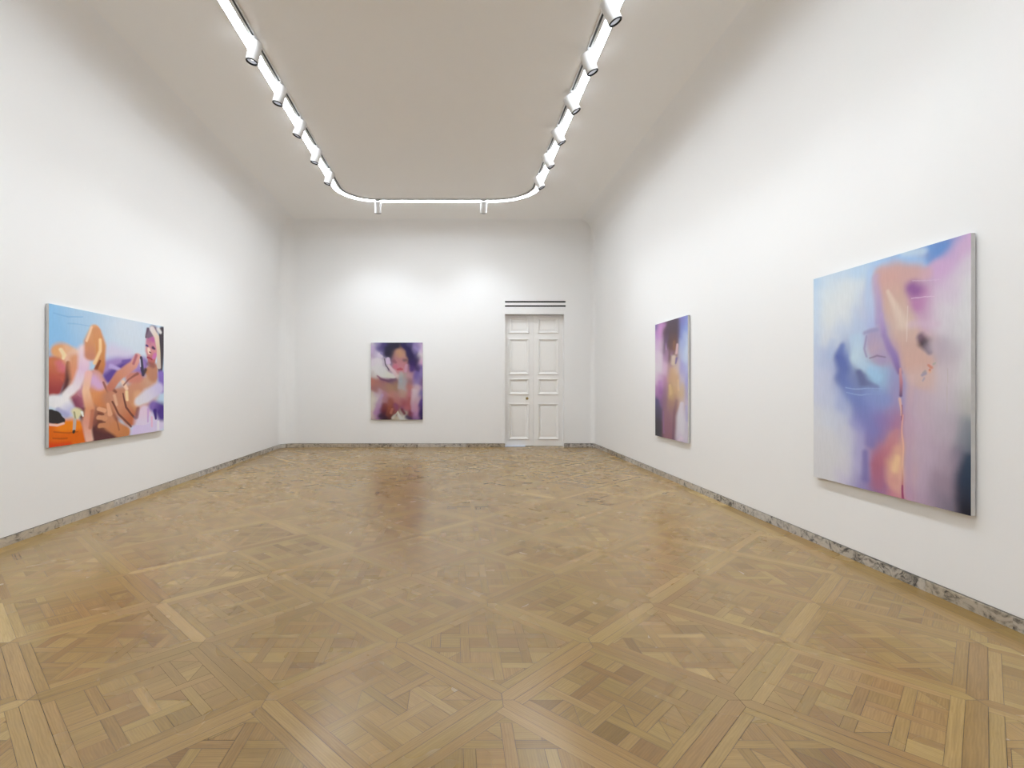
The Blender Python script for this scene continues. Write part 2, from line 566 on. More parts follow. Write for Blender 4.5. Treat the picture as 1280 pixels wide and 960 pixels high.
br = [p for p in back_pts if p[0] >= DX1 - 1e-6]
b1 = baseboard('baseboard_back', bl)
b2o = baseboard('baseboard_back', br)
baseboard('baseboard_right', right_pts)
baseboard('baseboard_front', front_pts)
# brushwork of the four canvases: ([(x, y, radius) in metres from the top left corner], [colours], softness, opacity)
STROKES = {
 'reclining': [
  ([(0.929,0.574,3.792)],[(192,214,234)],0.0,1.0),
  ([(-0.044,0.126,0.422),(-0.001,0.529,0.359)],[(146,194,234)],0.9,1.0),
  ([(0.518,0.056,0.214),(0.929,0.1,0.171)],[(176,206,232)],0.9,0.7),
  ([(1.364,0.154,0.343),(1.568,0.383,0.249)],[(210,221,233)],0.8,1.0),
  ([(0.065,0.096,0.008),(0.271,0.104,0.009),(0.493,0.068,0.007)],[(125,175,220)],0.8,0.6),
  ([(0.271,0.172,0.009),(0.65,0.158,0.007)],[(135,180,220)],0.8,0.5),
  ([(0.929,0.65,0.095),(1.234,0.602,0.119),(1.638,0.547,0.105),(1.568,0.715,0.104)],[(140,112,180)],0.6,1.0),
  ([(1.018,0.436,0.115),(1.298,0.46,0.1)],[(214,208,230)],0.9,1.0),
  ([(0.929,0.631,0.114),(1.171,0.585,0.108),(1.533,0.551,0.103)],[(165,140,200)],0.7,1.0),
  ([(0.929,0.745,0.085),(1.078,0.665,0.058),(1.298,0.56,0.044)],[(100,75,155)],0.7,1.0),
  ([(0.988,0.61,0.031),(1.14,0.644,0.027)],[(190,170,220)],0.8,1.0),
  ([(1.234,0.543,0.032),(1.364,0.517,0.028)],[(120,95,170)],0.8,1.0),
  ([(-0.001,1.395,0.18),(0.201,1.397,0.169),(0.467,1.404,0.124)],[(222,108,34)],0.2,1.0),
  ([(0.201,1.262,0.085),(0.417,1.277,0.07)],[(240,140,50)],0.7,1.0),
  ([(-0.022,1.49,0.081),(0.271,1.481,0.043)],[(216,72,36)],0.7,1.0),
  ([(0.065,1.318,0.008),(0.271,1.352,0.009),(0.417,1.356,0.007)],[(180,80,25)],0.6,0.8),
  ([(0.054,1.383,0.008),(0.248,1.405,0.009)],[(175,75,25)],0.6,0.8),
  ([(0.871,1.14,0.113),(0.988,1.26,0.115),(0.929,1.029,0.076)],[(165,105,80),(150,90,75),(205,140,100)],0.5,1.0),
  ([(0.493,1.123,0.071),(0.759,1.32,0.148),(1.018,1.435,0.134),(0.65,1.439,0.073)],[(88,46,50)],0.4,1.0),
  ([(0.178,0.486,0.101),(0.392,0.63,0.122),(0.392,0.805,0.087)],[(222,165,125),(220,160,130),(215,150,130)],0.5,1.0),
  ([(0.392,0.944,0.105),(0.731,0.987,0.11),(0.65,1.239,0.073)],[(190,130,135),(200,140,115),(140,85,75)],0.5,1.0),
  ([(0.065,0.608,0.083),(0.054,0.74,0.165),(0.043,0.872,0.099)],[(205,125,90),(190,98,82),(160,70,70)],0.4,1.0),
  ([(0.121,0.472,0.057),(0.248,0.482,0.082),(0.368,0.527,0.104)],[(228,170,120),(232,185,150),(235,205,190)],0.45,1.0),
  ([(0.189,0.654,0.054),(0.144,0.605,0.042)],[(216,122,135)],0.9,0.8),
  ([(0.166,0.461,0.02),(0.213,0.518,0.024),(0.201,0.552,0.017)],[(244,220,180)],0.7,1.0),
  ([(0.283,0.599,0.024),(0.283,0.771,0.045),(0.236,0.907,0.051)],[(150,90,65),(92,48,48),(100,50,55)],0.6,1.0),
  ([(0.392,0.56,0.078),(0.392,0.77,0.066),(0.319,0.908,0.041)],[(222,160,125),(222,150,120),(225,190,180)],0.6,1.0),
  ([(0.405,1.032,0.096),(0.518,0.982,0.071),(0.493,0.875,0.053)],[(140,75,100),(175,105,125),(205,150,165)],0.6,1.0),
  ([(0.531,0.447,0.075),(0.506,0.662,0.064),(0.392,0.839,0.052),(0.248,0.942,0.048)],[(238,215,222),(228,196,220),(236,224,232),(240,236,238)],0.55,1.0),
  ([(0.704,0.18,0.048),(0.61,0.352,0.065),(0.623,0.496,0.072)],[(226,168,122),(214,150,110),(205,140,115)],0.45,1.0),
  ([(0.731,0.214,0.055),(0.786,0.376,0.071),(0.8,0.579,0.06),(0.772,0.673,0.052)],[(215,152,110),(214,150,100),(205,135,85),(190,120,80)],0.4,1.0),
  ([(0.786,0.302,0.019),(0.786,0.431,0.022),(0.69,0.584,0.022)],[(246,206,156)],0.8,1.0),
  ([(0.792,0.543,0.015),(0.717,0.656,0.022)],[(140,74,46)],0.7,1.0),
  ([(0.65,0.167,0.013),(0.557,0.338,0.014)],[(240,205,170)],0.8,1.0),
  ([(0.704,0.748,0.092),(0.772,0.932,0.148),(0.871,1.028,0.113)],[(216,160,150),(224,152,104),(210,135,90)],0.35,1.0),
  ([(0.676,0.785,0.077),(0.772,0.84,0.065)],[(218,176,212)],0.85,1.0),
  ([(0.848,0.802,0.015),(0.944,0.935,0.019),(1.003,1.07,0.019)],[(130,70,60)],0.7,0.8),
  ([(0.591,0.714,0.043),(0.549,0.893,0.039),(0.61,1.092,0.054),(0.557,1.251,0.057),(0.61,1.453,0.047)],[(238,190,185),(240,198,165),(224,160,125),(222,158,140),(232,185,170)],0.45,1.0),
  ([(0.65,1.13,0.025),(0.623,1.31,0.025)],[(190,115,90)],0.8,0.8),
  ([(0.054,1.004,0.074),(0.201,1.025,0.085),(0.295,1.114,0.069)],[(236,236,240),(240,238,242),(200,200,230)],0.45,1.0),
  ([(0.132,1.09,0.027),(0.248,1.163,0.034)],[(160,160,205)],0.8,0.7),
  ([(0.021,1.143,0.059),(0.076,1.167,0.07),(0.166,1.209,0.04)],[(44,40,42)],0.15,1.0),
  ([(0.021,1.241,0.013),(0.11,1.255,0.013),(0.201,1.237,0.014)],[(240,200,190)],0.7,1.0),
  ([(0.405,1.137,0.059),(0.392,1.188,0.031)],[(226,220,180)],0.5,1.0),
  ([(0.368,1.138,0.01),(0.38,1.222,0.009)],[(120,120,80)],0.6,0.7),
  ([(0.48,1.131,0.014),(0.493,1.176,0.009)],[(240,240,235)],0.6,1.0),
  ([(0.368,1.222,0.016),(0.356,1.325,0.016)],[(195,180,175)],0.3,1.0),
  ([(0.353,1.342,0.016),(0.351,1.356,0.014)],[(40,35,35)],0.3,1.0),
  ([(1.018,0.993,0.134),(1.364,1.001,0.222),(1.71,0.967,0.19),(1.431,1.207,0.143)],[(196,136,110),(200,142,116),(206,155,135),(190,125,92)],0.5,1.0),
  ([(1.784,0.84,0.15),(1.568,0.882,0.145),(1.499,1.087,0.123),(1.464,1.229,0.086)],[(205,160,135),(206,148,122),(206,150,112),(195,130,95)],0.35,1.0),
  ([(1.078,0.956,0.078),(1.186,1.096,0.11),(1.38,1.265,0.101)],[(200,140,115),(206,145,115),(190,110,75)],0.35,1.0),
  ([(1.38,0.739,0.081),(1.533,0.737,0.079)],[(206,136,122)],0.5,1.0),
  ([(1.218,0.8,0.032),(1.298,0.88,0.024)],[(242,208,186)],0.8,1.0),
  ([(1.298,0.92,0.024),(1.305,1.02,0.02)],[(246,216,170)],0.8,1.0),
  ([(1.533,0.964,0.062),(1.516,1.067,0.054)],[(220,170,135)],0.8,1.0),
  ([(1.048,0.956,0.019),(1.093,1.073,0.019)],[(230,190,160)],0.8,0.7),
  ([(1.224,0.939,0.01),(1.282,1.119,0.014),(1.481,1.271,0.016)],[(112,64,54)],0.6,1.0),
  ([(1.012,1.032,0.013),(1.14,1.192,0.014),(1.38,1.366,0.016)],[(118,68,55)],0.6,1.0),
  ([(1.14,0.703,0.016),(1.018,0.878,0.023),(1.078,0.917,0.016)],[(120,65,55)],0.7,0.8),
  ([(0.973,0.859,0.05),(1.171,0.702,0.063),(1.431,0.575,0.061),(1.533,0.468,0.054)],[(198,125,105),(210,145,120),(216,155,140),(222,165,160)],0.4,1.0),
  ([(1.234,0.84,0.012),(1.331,0.76,0.012),(1.533,0.685,0.021)],[(140,80,70)],0.7,0.8),
  ([(1.499,0.449,0.021),(1.431,0.555,0.02)],[(170,90,110)],0.8,0.8),
  ([(0.814,1.175,0.075),(0.843,1.308,0.075),(0.929,1.333,0.076)],[(150,90,70),(120,70,60),(130,80,65)],0.6,1.0),
  ([(0.923,1.219,0.064),(0.988,1.318,0.08),(1.234,1.434,0.095)],[(206,145,115),(204,138,100),(200,132,85)],0.4,1.0),
  ([(0.759,1.117,0.026),(0.871,1.14,0.028)],[(224,168,135)],0.4,1.0),
  ([(0.759,1.218,0.028),(0.886,1.235,0.03)],[(214,155,120)],0.4,1.0),
  ([(0.792,1.313,0.026),(0.915,1.322,0.03)],[(204,142,105)],0.4,1.0),
  ([(0.929,1.067,0.021),(0.973,1.183,0.031)],[(228,172,140)],0.5,1.0),
  ([(0.745,1.168,0.009),(0.857,1.187,0.008)],[(110,60,50)],0.6,0.9),
  ([(0.759,1.268,0.009),(0.886,1.282,0.008)],[(110,60,50)],0.6,0.9),
  ([(1.093,1.248,0.01),(1.14,1.387,0.012)],[(150,90,65)],0.8,0.7),
  ([(1.802,0.647,0.073),(1.859,0.711,0.065)],[(190,130,85),(215,160,115)],0.5,1.0),
  ([(1.71,0.628,0.03),(1.656,0.693,0.025)],[(80,60,60)],0.7,1.0),
  ([(1.897,0.71,0.087),(1.897,0.602,0.087)],[(190,135,110)],0.5,1.0),
  ([(1.874,0.191,0.078),(1.866,0.365,0.082),(1.859,0.506,0.056)],[(196,124,160),(212,146,150),(190,115,105)],0.3,1.0),
  ([(1.791,0.22,0.051),(1.784,0.37,0.056),(1.814,0.497,0.043)],[(190,120,150),(214,150,150),(185,110,110)],0.5,1.0),
  ([(1.784,0.167,0.047),(1.897,0.211,0.039)],[(188,105,160)],0.8,1.0),
  ([(1.784,0.349,0.026),(1.791,0.402,0.021)],[(244,216,200)],0.8,1.0),
  ([(1.729,0.299,0.017),(1.765,0.307,0.013)],[(70,50,115)],0.7,1.0),
  ([(1.889,0.32,0.026),(1.916,0.329,0.017)],[(78,45,85)],0.7,1.0),
  ([(1.802,0.39,0.011),(1.829,0.397,0.009)],[(110,50,60)],0.6,1.0),
  ([(1.747,0.462,0.013),(1.802,0.472,0.013),(1.859,0.491,0.011)],[(160,60,85)],0.6,1.0),
  ([(1.935,0.415,0.035),(1.897,0.461,0.026)],[(206,120,180)],0.8,1.0),
  ([(1.765,0.542,0.03),(1.897,0.569,0.043)],[(135,80,80)],0.8,0.7),
  ([(1.603,0.465,0.019),(1.631,0.631,0.025),(1.656,0.693,0.017)],[(58,52,80)],0.4,1.0),
  ([(1.575,0.497,0.01),(1.589,0.59,0.01)],[(200,195,215)],0.6,1.0),
  ([(1.765,0.073,0.026),(1.718,0.194,0.015)],[(95,72,95)],0.6,1.0),
  ([(1.897,0.081,0.078),(1.765,0.179,0.03)],[(120,100,120)],0.5,1.0),
  ([(2.113,0.06,0.058),(2.092,0.307,0.049),(2.072,0.53,0.049),(2.072,0.641,0.035)],[(58,48,58)],0.4,1.0),
  ([(1.859,0.063,0.043),(1.982,0.16,0.039),(2.021,0.355,0.031),(2.037,0.575,0.035)],[(225,215,215),(228,208,190),(220,198,172),(205,190,180)],0.45,1.0),
  ([(2.013,0.048,0.031),(2.072,0.086,0.027)],[(225,222,222)],0.8,1.0),
  ([(2.1,0.684,0.067),(2.113,0.885,0.071)],[(136,112,195)],0.6,1.0),
  ([(1.568,1.048,0.071),(1.784,0.968,0.103),(2.013,0.884,0.092)],[(226,222,228),(220,214,230),(205,196,230)],0.5,1.0),
  ([(1.71,1.221,0.127),(1.71,1.327,0.169),(2.013,1.325,0.176),(1.568,1.442,0.125)],[(228,206,226),(220,212,236),(215,200,235)],0.4,1.0),
  ([(1.533,1.15,0.029),(1.499,1.251,0.029)],[(120,60,70)],0.8,0.7),
  ([(1.897,1.122,0.087),(2.072,1.173,0.111),(2.113,1.264,0.089)],[(130,105,180),(76,50,135),(80,58,140)],0.6,1.0),
  ([(1.935,1.189,0.031),(1.954,1.299,0.017)],[(58,34,118)],0.7,1.0),
  ([(1.765,1.16,0.017),(1.765,1.33,0.013)],[(200,160,215)],0.8,0.8),
  ([(1.859,1.272,0.015),(1.859,1.401,0.013)],[(235,180,210)],0.8,0.8),
  ([(2.013,1.347,0.022),(2.013,1.457,0.022)],[(232,228,240)],0.8,1.0),
 ],
 'tall': [
  ([(0.998,0.036,0.057),(1.179,0.122,0.044)],[(150,196,236)],0.9,0.8),
  ([(1.011,-0.0,0.034),(1.154,0.029,0.04)],[(196,218,234)],0.9,0.8),
  ([(1.228,0.101,0.048),(1.346,0.044,0.042)],[(84,140,208)],0.9,0.8),
  ([(1.542,0.053,0.06),(1.414,0.123,0.072),(1.312,0.194,0.074)],[(208,168,206),(202,164,206),(204,160,206)],0.9,0.8),
  ([(0.677,0.084,0.044),(0.677,0.305,0.054),(0.693,0.502,0.054)],[(165,200,234),(180,206,236),(172,190,230)],0.9,0.8),
  ([(0.814,0.101,0.067),(0.943,0.127,0.076),(1.103,0.183,0.067),(1.204,0.204,0.043)],[(205,158,152),(205,158,148),(204,160,155),(208,165,178)],0.8,0.9),
  ([(1.077,0.278,0.063),(1.11,0.306,0.062)],[(138,78,148)],0.95,0.95),
  ([(1.09,0.415,0.056)],[(178,110,170)],0.95,0.6),
  ([(0.747,0.135,0.036),(0.769,0.283,0.041),(0.769,0.487,0.036)],[(186,156,190),(176,150,196),(160,145,200)],0.9,0.8),
  ([(0.858,0.169,0.078),(0.922,0.367,0.093),(0.998,0.538,0.1),(1.064,0.702,0.112),(1.129,0.84,0.11),(1.142,0.928,0.099)],[(206,158,148),(206,170,152),(210,180,166),(205,166,152),(210,168,154),(210,178,170)],0.55,1.0),
  ([(0.858,0.263,0.016),(0.929,0.391,0.03),(0.998,0.538,0.046)],[(224,202,184)],0.95,0.8),
  ([(0.799,0.443,0.019),(0.821,0.612,0.026),(0.929,0.807,0.032),(0.977,0.901,0.023)],[(176,150,200),(150,126,186),(132,106,180),(124,90,150)],0.8,0.9),
  ([(1.077,0.547,0.034),(1.276,0.57,0.032)],[(212,184,206)],0.95,0.5),
  ([(1.154,0.643,0.033),(1.186,0.69,0.044),(1.222,0.758,0.024)],[(120,92,110),(62,46,58),(100,80,100)],0.85,1.0),
  ([(1.264,0.729,0.064)],[(188,172,188)],0.95,0.7),
  ([(0.693,0.612,0.061),(0.724,0.7,0.068),(0.799,0.789,0.06)],[(168,150,186),(184,158,180),(164,148,192)],0.8,0.9),
  ([(0.614,0.568,0.017),(0.754,0.558,0.022)],[(146,142,190)],0.9,0.8),
  ([(0.677,0.78,0.007),(0.754,0.757,0.01),(0.836,0.774,0.006)],[(126,104,140)],0.8,0.8),
  ([(0.638,0.595,0.01),(0.622,0.692,0.012),(0.646,0.768,0.01)],[(136,124,176)],0.9,0.7),
  ([(0.532,0.61,0.058),(0.515,0.761,0.051),(0.614,0.841,0.05),(0.739,0.888,0.043)],[(184,212,236),(196,222,238),(182,212,236),(160,198,232)],0.8,0.9),
  ([(0.368,0.661,0.039),(0.333,0.75,0.066),(0.395,0.858,0.065)],[(100,122,190),(78,98,174),(86,106,176)],0.85,0.95),
  ([(0.25,0.612,0.04),(0.212,0.743,0.04)],[(170,192,226)],0.95,0.5),
  ([(0.354,0.931,0.061),(0.456,1.082,0.068),(0.58,1.213,0.074),(0.698,1.35,0.064),(0.681,1.48,0.052)],[(88,108,180),(100,124,194),(110,124,192),(118,120,190),(120,116,186)],0.85,0.8),
  ([(0.563,0.895,0.032),(0.606,0.975,0.047),(0.746,1.015,0.025)],[(92,100,150),(92,100,150),(110,122,176)],0.8,0.9),
  ([(0.681,0.886,0.034),(0.762,0.939,0.038)],[(156,202,234)],0.8,0.9),
  ([(0.41,1.021,0.005),(0.597,1.031,0.005),(0.794,1.023,0.005)],[(150,180,224)],0.8,0.7),
  ([(0.42,1.069,0.005),(0.597,1.078,0.005),(0.81,1.068,0.005)],[(150,180,224)],0.8,0.6),
  ([(0.73,1.079,0.077),(0.841,1.116,0.062)],[(124,144,206)],0.95,0.7),
  ([(0.42,1.396,0.068),(0.287,1.505,0.112),(0.168,1.645,0.129)],[(205,208,226),(216,217,224),(218,218,222)],0.95,0.7),
  ([(0.953,1.357,0.029),(0.871,1.511,0.074),(0.746,1.652,0.064),(0.762,1.802,0.063)],[(196,130,140),(196,110,125),(172,90,112),(170,96,130)],0.9,0.8),
  ([(0.953,1.502,0.044),(0.924,1.616,0.069),(0.909,1.728,0.061)],[(222,165,140),(232,178,138),(216,150,140)],0.95,0.9),
  ([(0.946,1.552,0.027),(0.924,1.653,0.032)],[(242,202,152)],0.95,0.9),
  ([(0.631,1.564,0.031),(0.631,1.772,0.044)],[(112,104,178)],0.95,0.8),
  ([(1.074,0.946,0.031),(1.046,1.183,0.036),(1.046,1.54,0.036),(1.046,1.825,0.036)],[(212,180,176),(196,164,184),(182,154,186),(180,146,184)],0.9,0.7),
  ([(1.518,1.483,0.042),(1.485,1.615,0.064),(1.479,1.766,0.064),(1.496,1.848,0.053)],[(34,60,84),(28,50,74),(22,36,58),(18,22,38)],0.9,0.85),
  ([(0.986,0.872,0.01),(0.985,0.98,0.012),(0.978,1.077,0.012)],[(206,150,150),(190,120,135),(104,76,120)],0.7,1.0),
  ([(0.969,1.101,0.01),(0.981,1.234,0.008)],[(230,182,164)],0.7,0.9),
  ([(0.995,1.233,0.006),(0.998,1.594,0.007),(0.998,1.786,0.007)],[(222,160,150),(234,186,150),(180,90,110)],0.6,1.0),
  ([(0.985,1.149,0.004),(0.985,1.27,0.004)],[(146,80,104)],0.6,0.9),
  ([(0.998,1.762,0.006),(1.001,1.894,0.011)],[(150,50,100)],0.6,1.0),
  ([(1.041,0.407,0.003),(1.035,0.542,0.003),(1.025,0.677,0.003)],[(230,214,206)],0.8,0.7),
  ([(1.077,0.355,0.003),(1.264,0.378,0.003)],[(226,200,222)],0.6,0.8),
  ([(1.077,0.225,0.003),(1.3,0.261,0.003)],[(214,190,216)],0.6,0.6),
  ([(1.214,0.86,0.011),(1.241,0.877,0.013)],[(204,124,98)],0.8,0.9),
  ([(1.228,0.904,0.013)],[(222,170,130)],0.9,0.8),
  ([(1.259,0.851,0.009),(1.274,0.841,0.006)],[(160,164,146)],0.8,0.8),
  ([(1.186,0.902,0.011),(1.167,0.909,0.007)],[(156,144,146)],0.8,0.8),
  ([(1.162,0.924,0.012),(1.192,0.916,0.011)],[(150,140,166)],0.8,0.9),
  ([(1.181,0.946,0.008),(1.168,0.965,0.006)],[(160,148,170)],0.8,0.8),
  ([(1.227,0.894,0.009)],[(196,104,80)],0.8,0.9),
  ([(1.359,0.886,0.002),(1.362,1.194,0.002)],[(186,172,166)],0.6,0.8),
 ],
 'portrait': [
  ([(0.22,0.137,0.1),(0.287,0.103,0.1)],[(78,68,118)],0.95,0.7),
  ([(0.399,0.271,0.089),(0.41,0.159,0.1),(0.6,0.058,0.089)],[(40,36,56),(42,40,60),(42,38,60)],0.8,0.9),
  ([(0.778,0.058,0.067),(0.901,0.181,0.089),(0.968,0.36,0.089),(1.013,0.539,0.089),(1.002,0.65,0.078)],[(46,40,84),(42,36,84),(46,38,76),(60,42,96),(80,56,118)],0.7,0.95),
  ([(0.7,0.248,0.123),(0.7,0.405,0.167),(0.7,0.561,0.167),(0.711,0.673,0.123)],[(178,138,122),(176,126,128),(188,128,138),(192,136,144)],0.55,0.9),
  ([(0.689,0.226,0.067),(0.711,0.304,0.078)],[(188,146,118)],0.95,0.8),
  ([(0.555,0.449,0.051),(0.611,0.483,0.033)],[(138,90,104)],0.95,0.8),
  ([(0.812,0.438,0.049),(0.856,0.427,0.045)],[(112,84,90)],0.95,0.8),
  ([(0.6,0.583,0.067)],[(196,112,136)],0.95,0.7),
  ([(0.868,0.561,0.04),(0.845,0.695,0.04)],[(200,156,182)],0.95,0.7),
  ([(0.644,0.65,0.029),(0.711,0.639,0.038),(0.767,0.65,0.025)],[(180,84,96)],0.9,0.9),
  ([(0.018,0.943,0.099),(0.259,1.031,0.088),(0.478,1.086,0.11)],[(182,122,108),(168,124,118),(164,130,108)],0.9,0.6),
  ([(0.05,1.524,0.099),(0.029,1.371,0.099)],[(208,202,190)],0.95,0.6),
  ([(0.27,1.283,0.044),(0.193,1.458,0.05),(0.094,1.711,0.048)],[(180,156,192),(176,146,176),(176,130,174)],0.9,0.7),
  ([(0.368,1.524,0.066),(0.314,1.656,0.088),(0.281,1.765,0.077)],[(140,78,72),(112,50,56),(66,32,50)],0.9,0.8),
  ([(0.478,1.458,0.066),(0.456,1.612,0.066),(0.412,1.743,0.055)],[(152,92,80),(158,92,70),(120,62,54)],0.95,0.7),
  ([(0.527,1.612,0.029),(0.489,1.722,0.033)],[(184,118,100)],0.95,0.8),
  ([(0.215,1.787,0.066)],[(46,26,46)],0.95,0.8),
  ([(0.61,1.524,0.066),(0.631,1.612,0.044)],[(130,74,108)],0.95,0.7),
  ([(0.807,1.48,0.099),(0.873,1.59,0.077)],[(160,88,90),(182,110,114)],0.95,0.7),
  ([(0.763,1.634,0.044),(0.807,1.733,0.048)],[(104,34,54)],0.95,0.9),
  ([(0.873,1.809,0.055),(0.949,1.853,0.044)],[(74,58,88)],0.95,0.8),
  ([(0.544,1.831,0.044),(0.61,1.754,0.022),(0.659,1.678,0.015),(0.686,1.776,0.044),(0.73,1.853,0.055)],[(196,190,176),(170,172,166),(214,212,190),(206,208,206),(206,208,208)],0.8,0.9),
  ([(1.048,1.173,0.066),(1.015,1.436,0.055),(1.026,1.634,0.066)],[(212,198,206),(198,172,186),(186,150,178)],0.9,0.7),
  ([(1.234,1.436,0.055),(1.234,1.612,0.077),(1.234,1.831,0.066)],[(90,66,136),(58,38,98),(34,28,70)],0.95,0.8),
  ([(0.053,0.494,0.089),(0.175,0.472,0.123),(0.164,0.606,0.134),(0.287,0.728,0.112),(0.432,0.795,0.078),(0.555,0.829,0.045)],[(212,204,214),(214,208,214),(212,210,212),(208,208,208),(208,208,198),(206,202,200)],0.45,0.95),
  ([(0.192,0.304,0.045),(0.265,0.349,0.04)],[(210,200,218)],0.85,0.9),
  ([(0.248,0.265,0.031)],[(130,118,176)],0.95,0.8),
  ([(0.421,0.405,0.054),(0.421,0.483,0.063)],[(210,190,216)],0.5,0.95),
  ([(0.332,0.405,0.016),(0.371,0.561,0.016),(0.449,0.661,0.016)],[(74,56,78)],0.85,0.85),
  ([(0.432,0.561,0.033),(0.533,0.673,0.038),(0.6,0.784,0.033)],[(212,196,204),(212,186,196),(206,182,186)],0.7,0.95),
  ([(0.153,0.818,0.02),(0.265,0.896,0.029),(0.421,0.94,0.033),(0.6,0.896,0.045)],[(140,96,124),(104,68,98),(108,74,100),(112,84,104)],0.95,0.8),
  ([(0.734,0.751,0.056),(0.728,0.896,0.06)],[(172,172,170),(154,160,170)],0.85,0.8),
  ([(0.719,0.954,0.055),(0.697,1.097,0.055)],[(160,168,178),(172,168,172)],0.9,0.7),
 ],
 'narrow': [
  ([(0.333,0.047,0.057),(0.186,0.124,0.058)],[(200,146,200)],0.95,0.7),
  ([(0.614,0.043,0.051),(0.475,0.186,0.048),(0.447,0.331,0.032),(0.47,0.457,0.011)],[(90,76,88),(90,70,88),(112,88,120),(170,140,180)],0.8,0.9),
  ([(0.774,0.028,0.083),(0.761,0.169,0.081),(0.735,0.32,0.066),(0.721,0.452,0.048),(0.662,0.547,0.022)],[(86,72,86),(88,72,80),(102,76,74),(116,84,86),(150,118,140)],0.7,0.9),
  ([(0.774,0.357,0.024),(0.774,0.455,0.022)],[(134,98,76)],0.95,0.8),
  ([(0.884,0.408,0.019),(0.853,0.525,0.026)],[(216,184,186)],0.85,0.9),
  ([(0.748,0.585,0.04),(0.735,0.672,0.04)],[(216,198,188),(214,196,176)],0.8,0.9),
  ([(0.866,0.613,0.022),(0.832,0.677,0.015)],[(112,100,160)],0.9,0.8),
  ([(0.21,0.974,0.049),(0.241,1.134,0.042)],[(180,128,188),(150,104,162)],0.95,0.7),
  ([(0.735,0.793,0.066),(0.748,0.915,0.088)],[(210,176,138),(204,168,134)],0.9,0.7),
  ([(0.602,1.025,0.026),(0.645,1.143,0.028)],[(212,184,140)],0.95,0.8),
  ([(0.91,0.946,0.016),(0.936,1.083,0.018)],[(220,190,150)],0.95,0.7),
  ([(0.855,1.255,0.023),(0.786,1.431,0.025),(0.744,1.618,0.021),(0.73,1.852,0.021)],[(150,118,122),(130,96,108),(124,92,108),(108,80,104)],0.95,0.7),
  ([(0.082,1.285,0.037),(0.115,1.421,0.062),(0.115,1.632,0.07),(0.082,1.809,0.08)],[(84,80,122),(80,76,100),(68,64,74),(58,58,62)],0.8,0.8),
  ([(0.349,1.448,0.017),(0.364,1.787,0.017)],[(144,104,144)],0.95,0.7),
  ([(1.043,1.296,0.034),(0.977,1.513,0.061),(0.977,1.695,0.068),(0.963,1.854,0.068)],[(216,208,222),(214,212,220),(214,210,220),(206,194,216)],0.7,0.85),
  ([(1.197,1.325,0.018),(1.223,1.545,0.018)],[(176,172,206)],0.95,0.7),
  ([(1.043,1.813,0.027),(0.963,1.843,0.023)],[(220,204,222)],0.9,0.8),
 ],
}
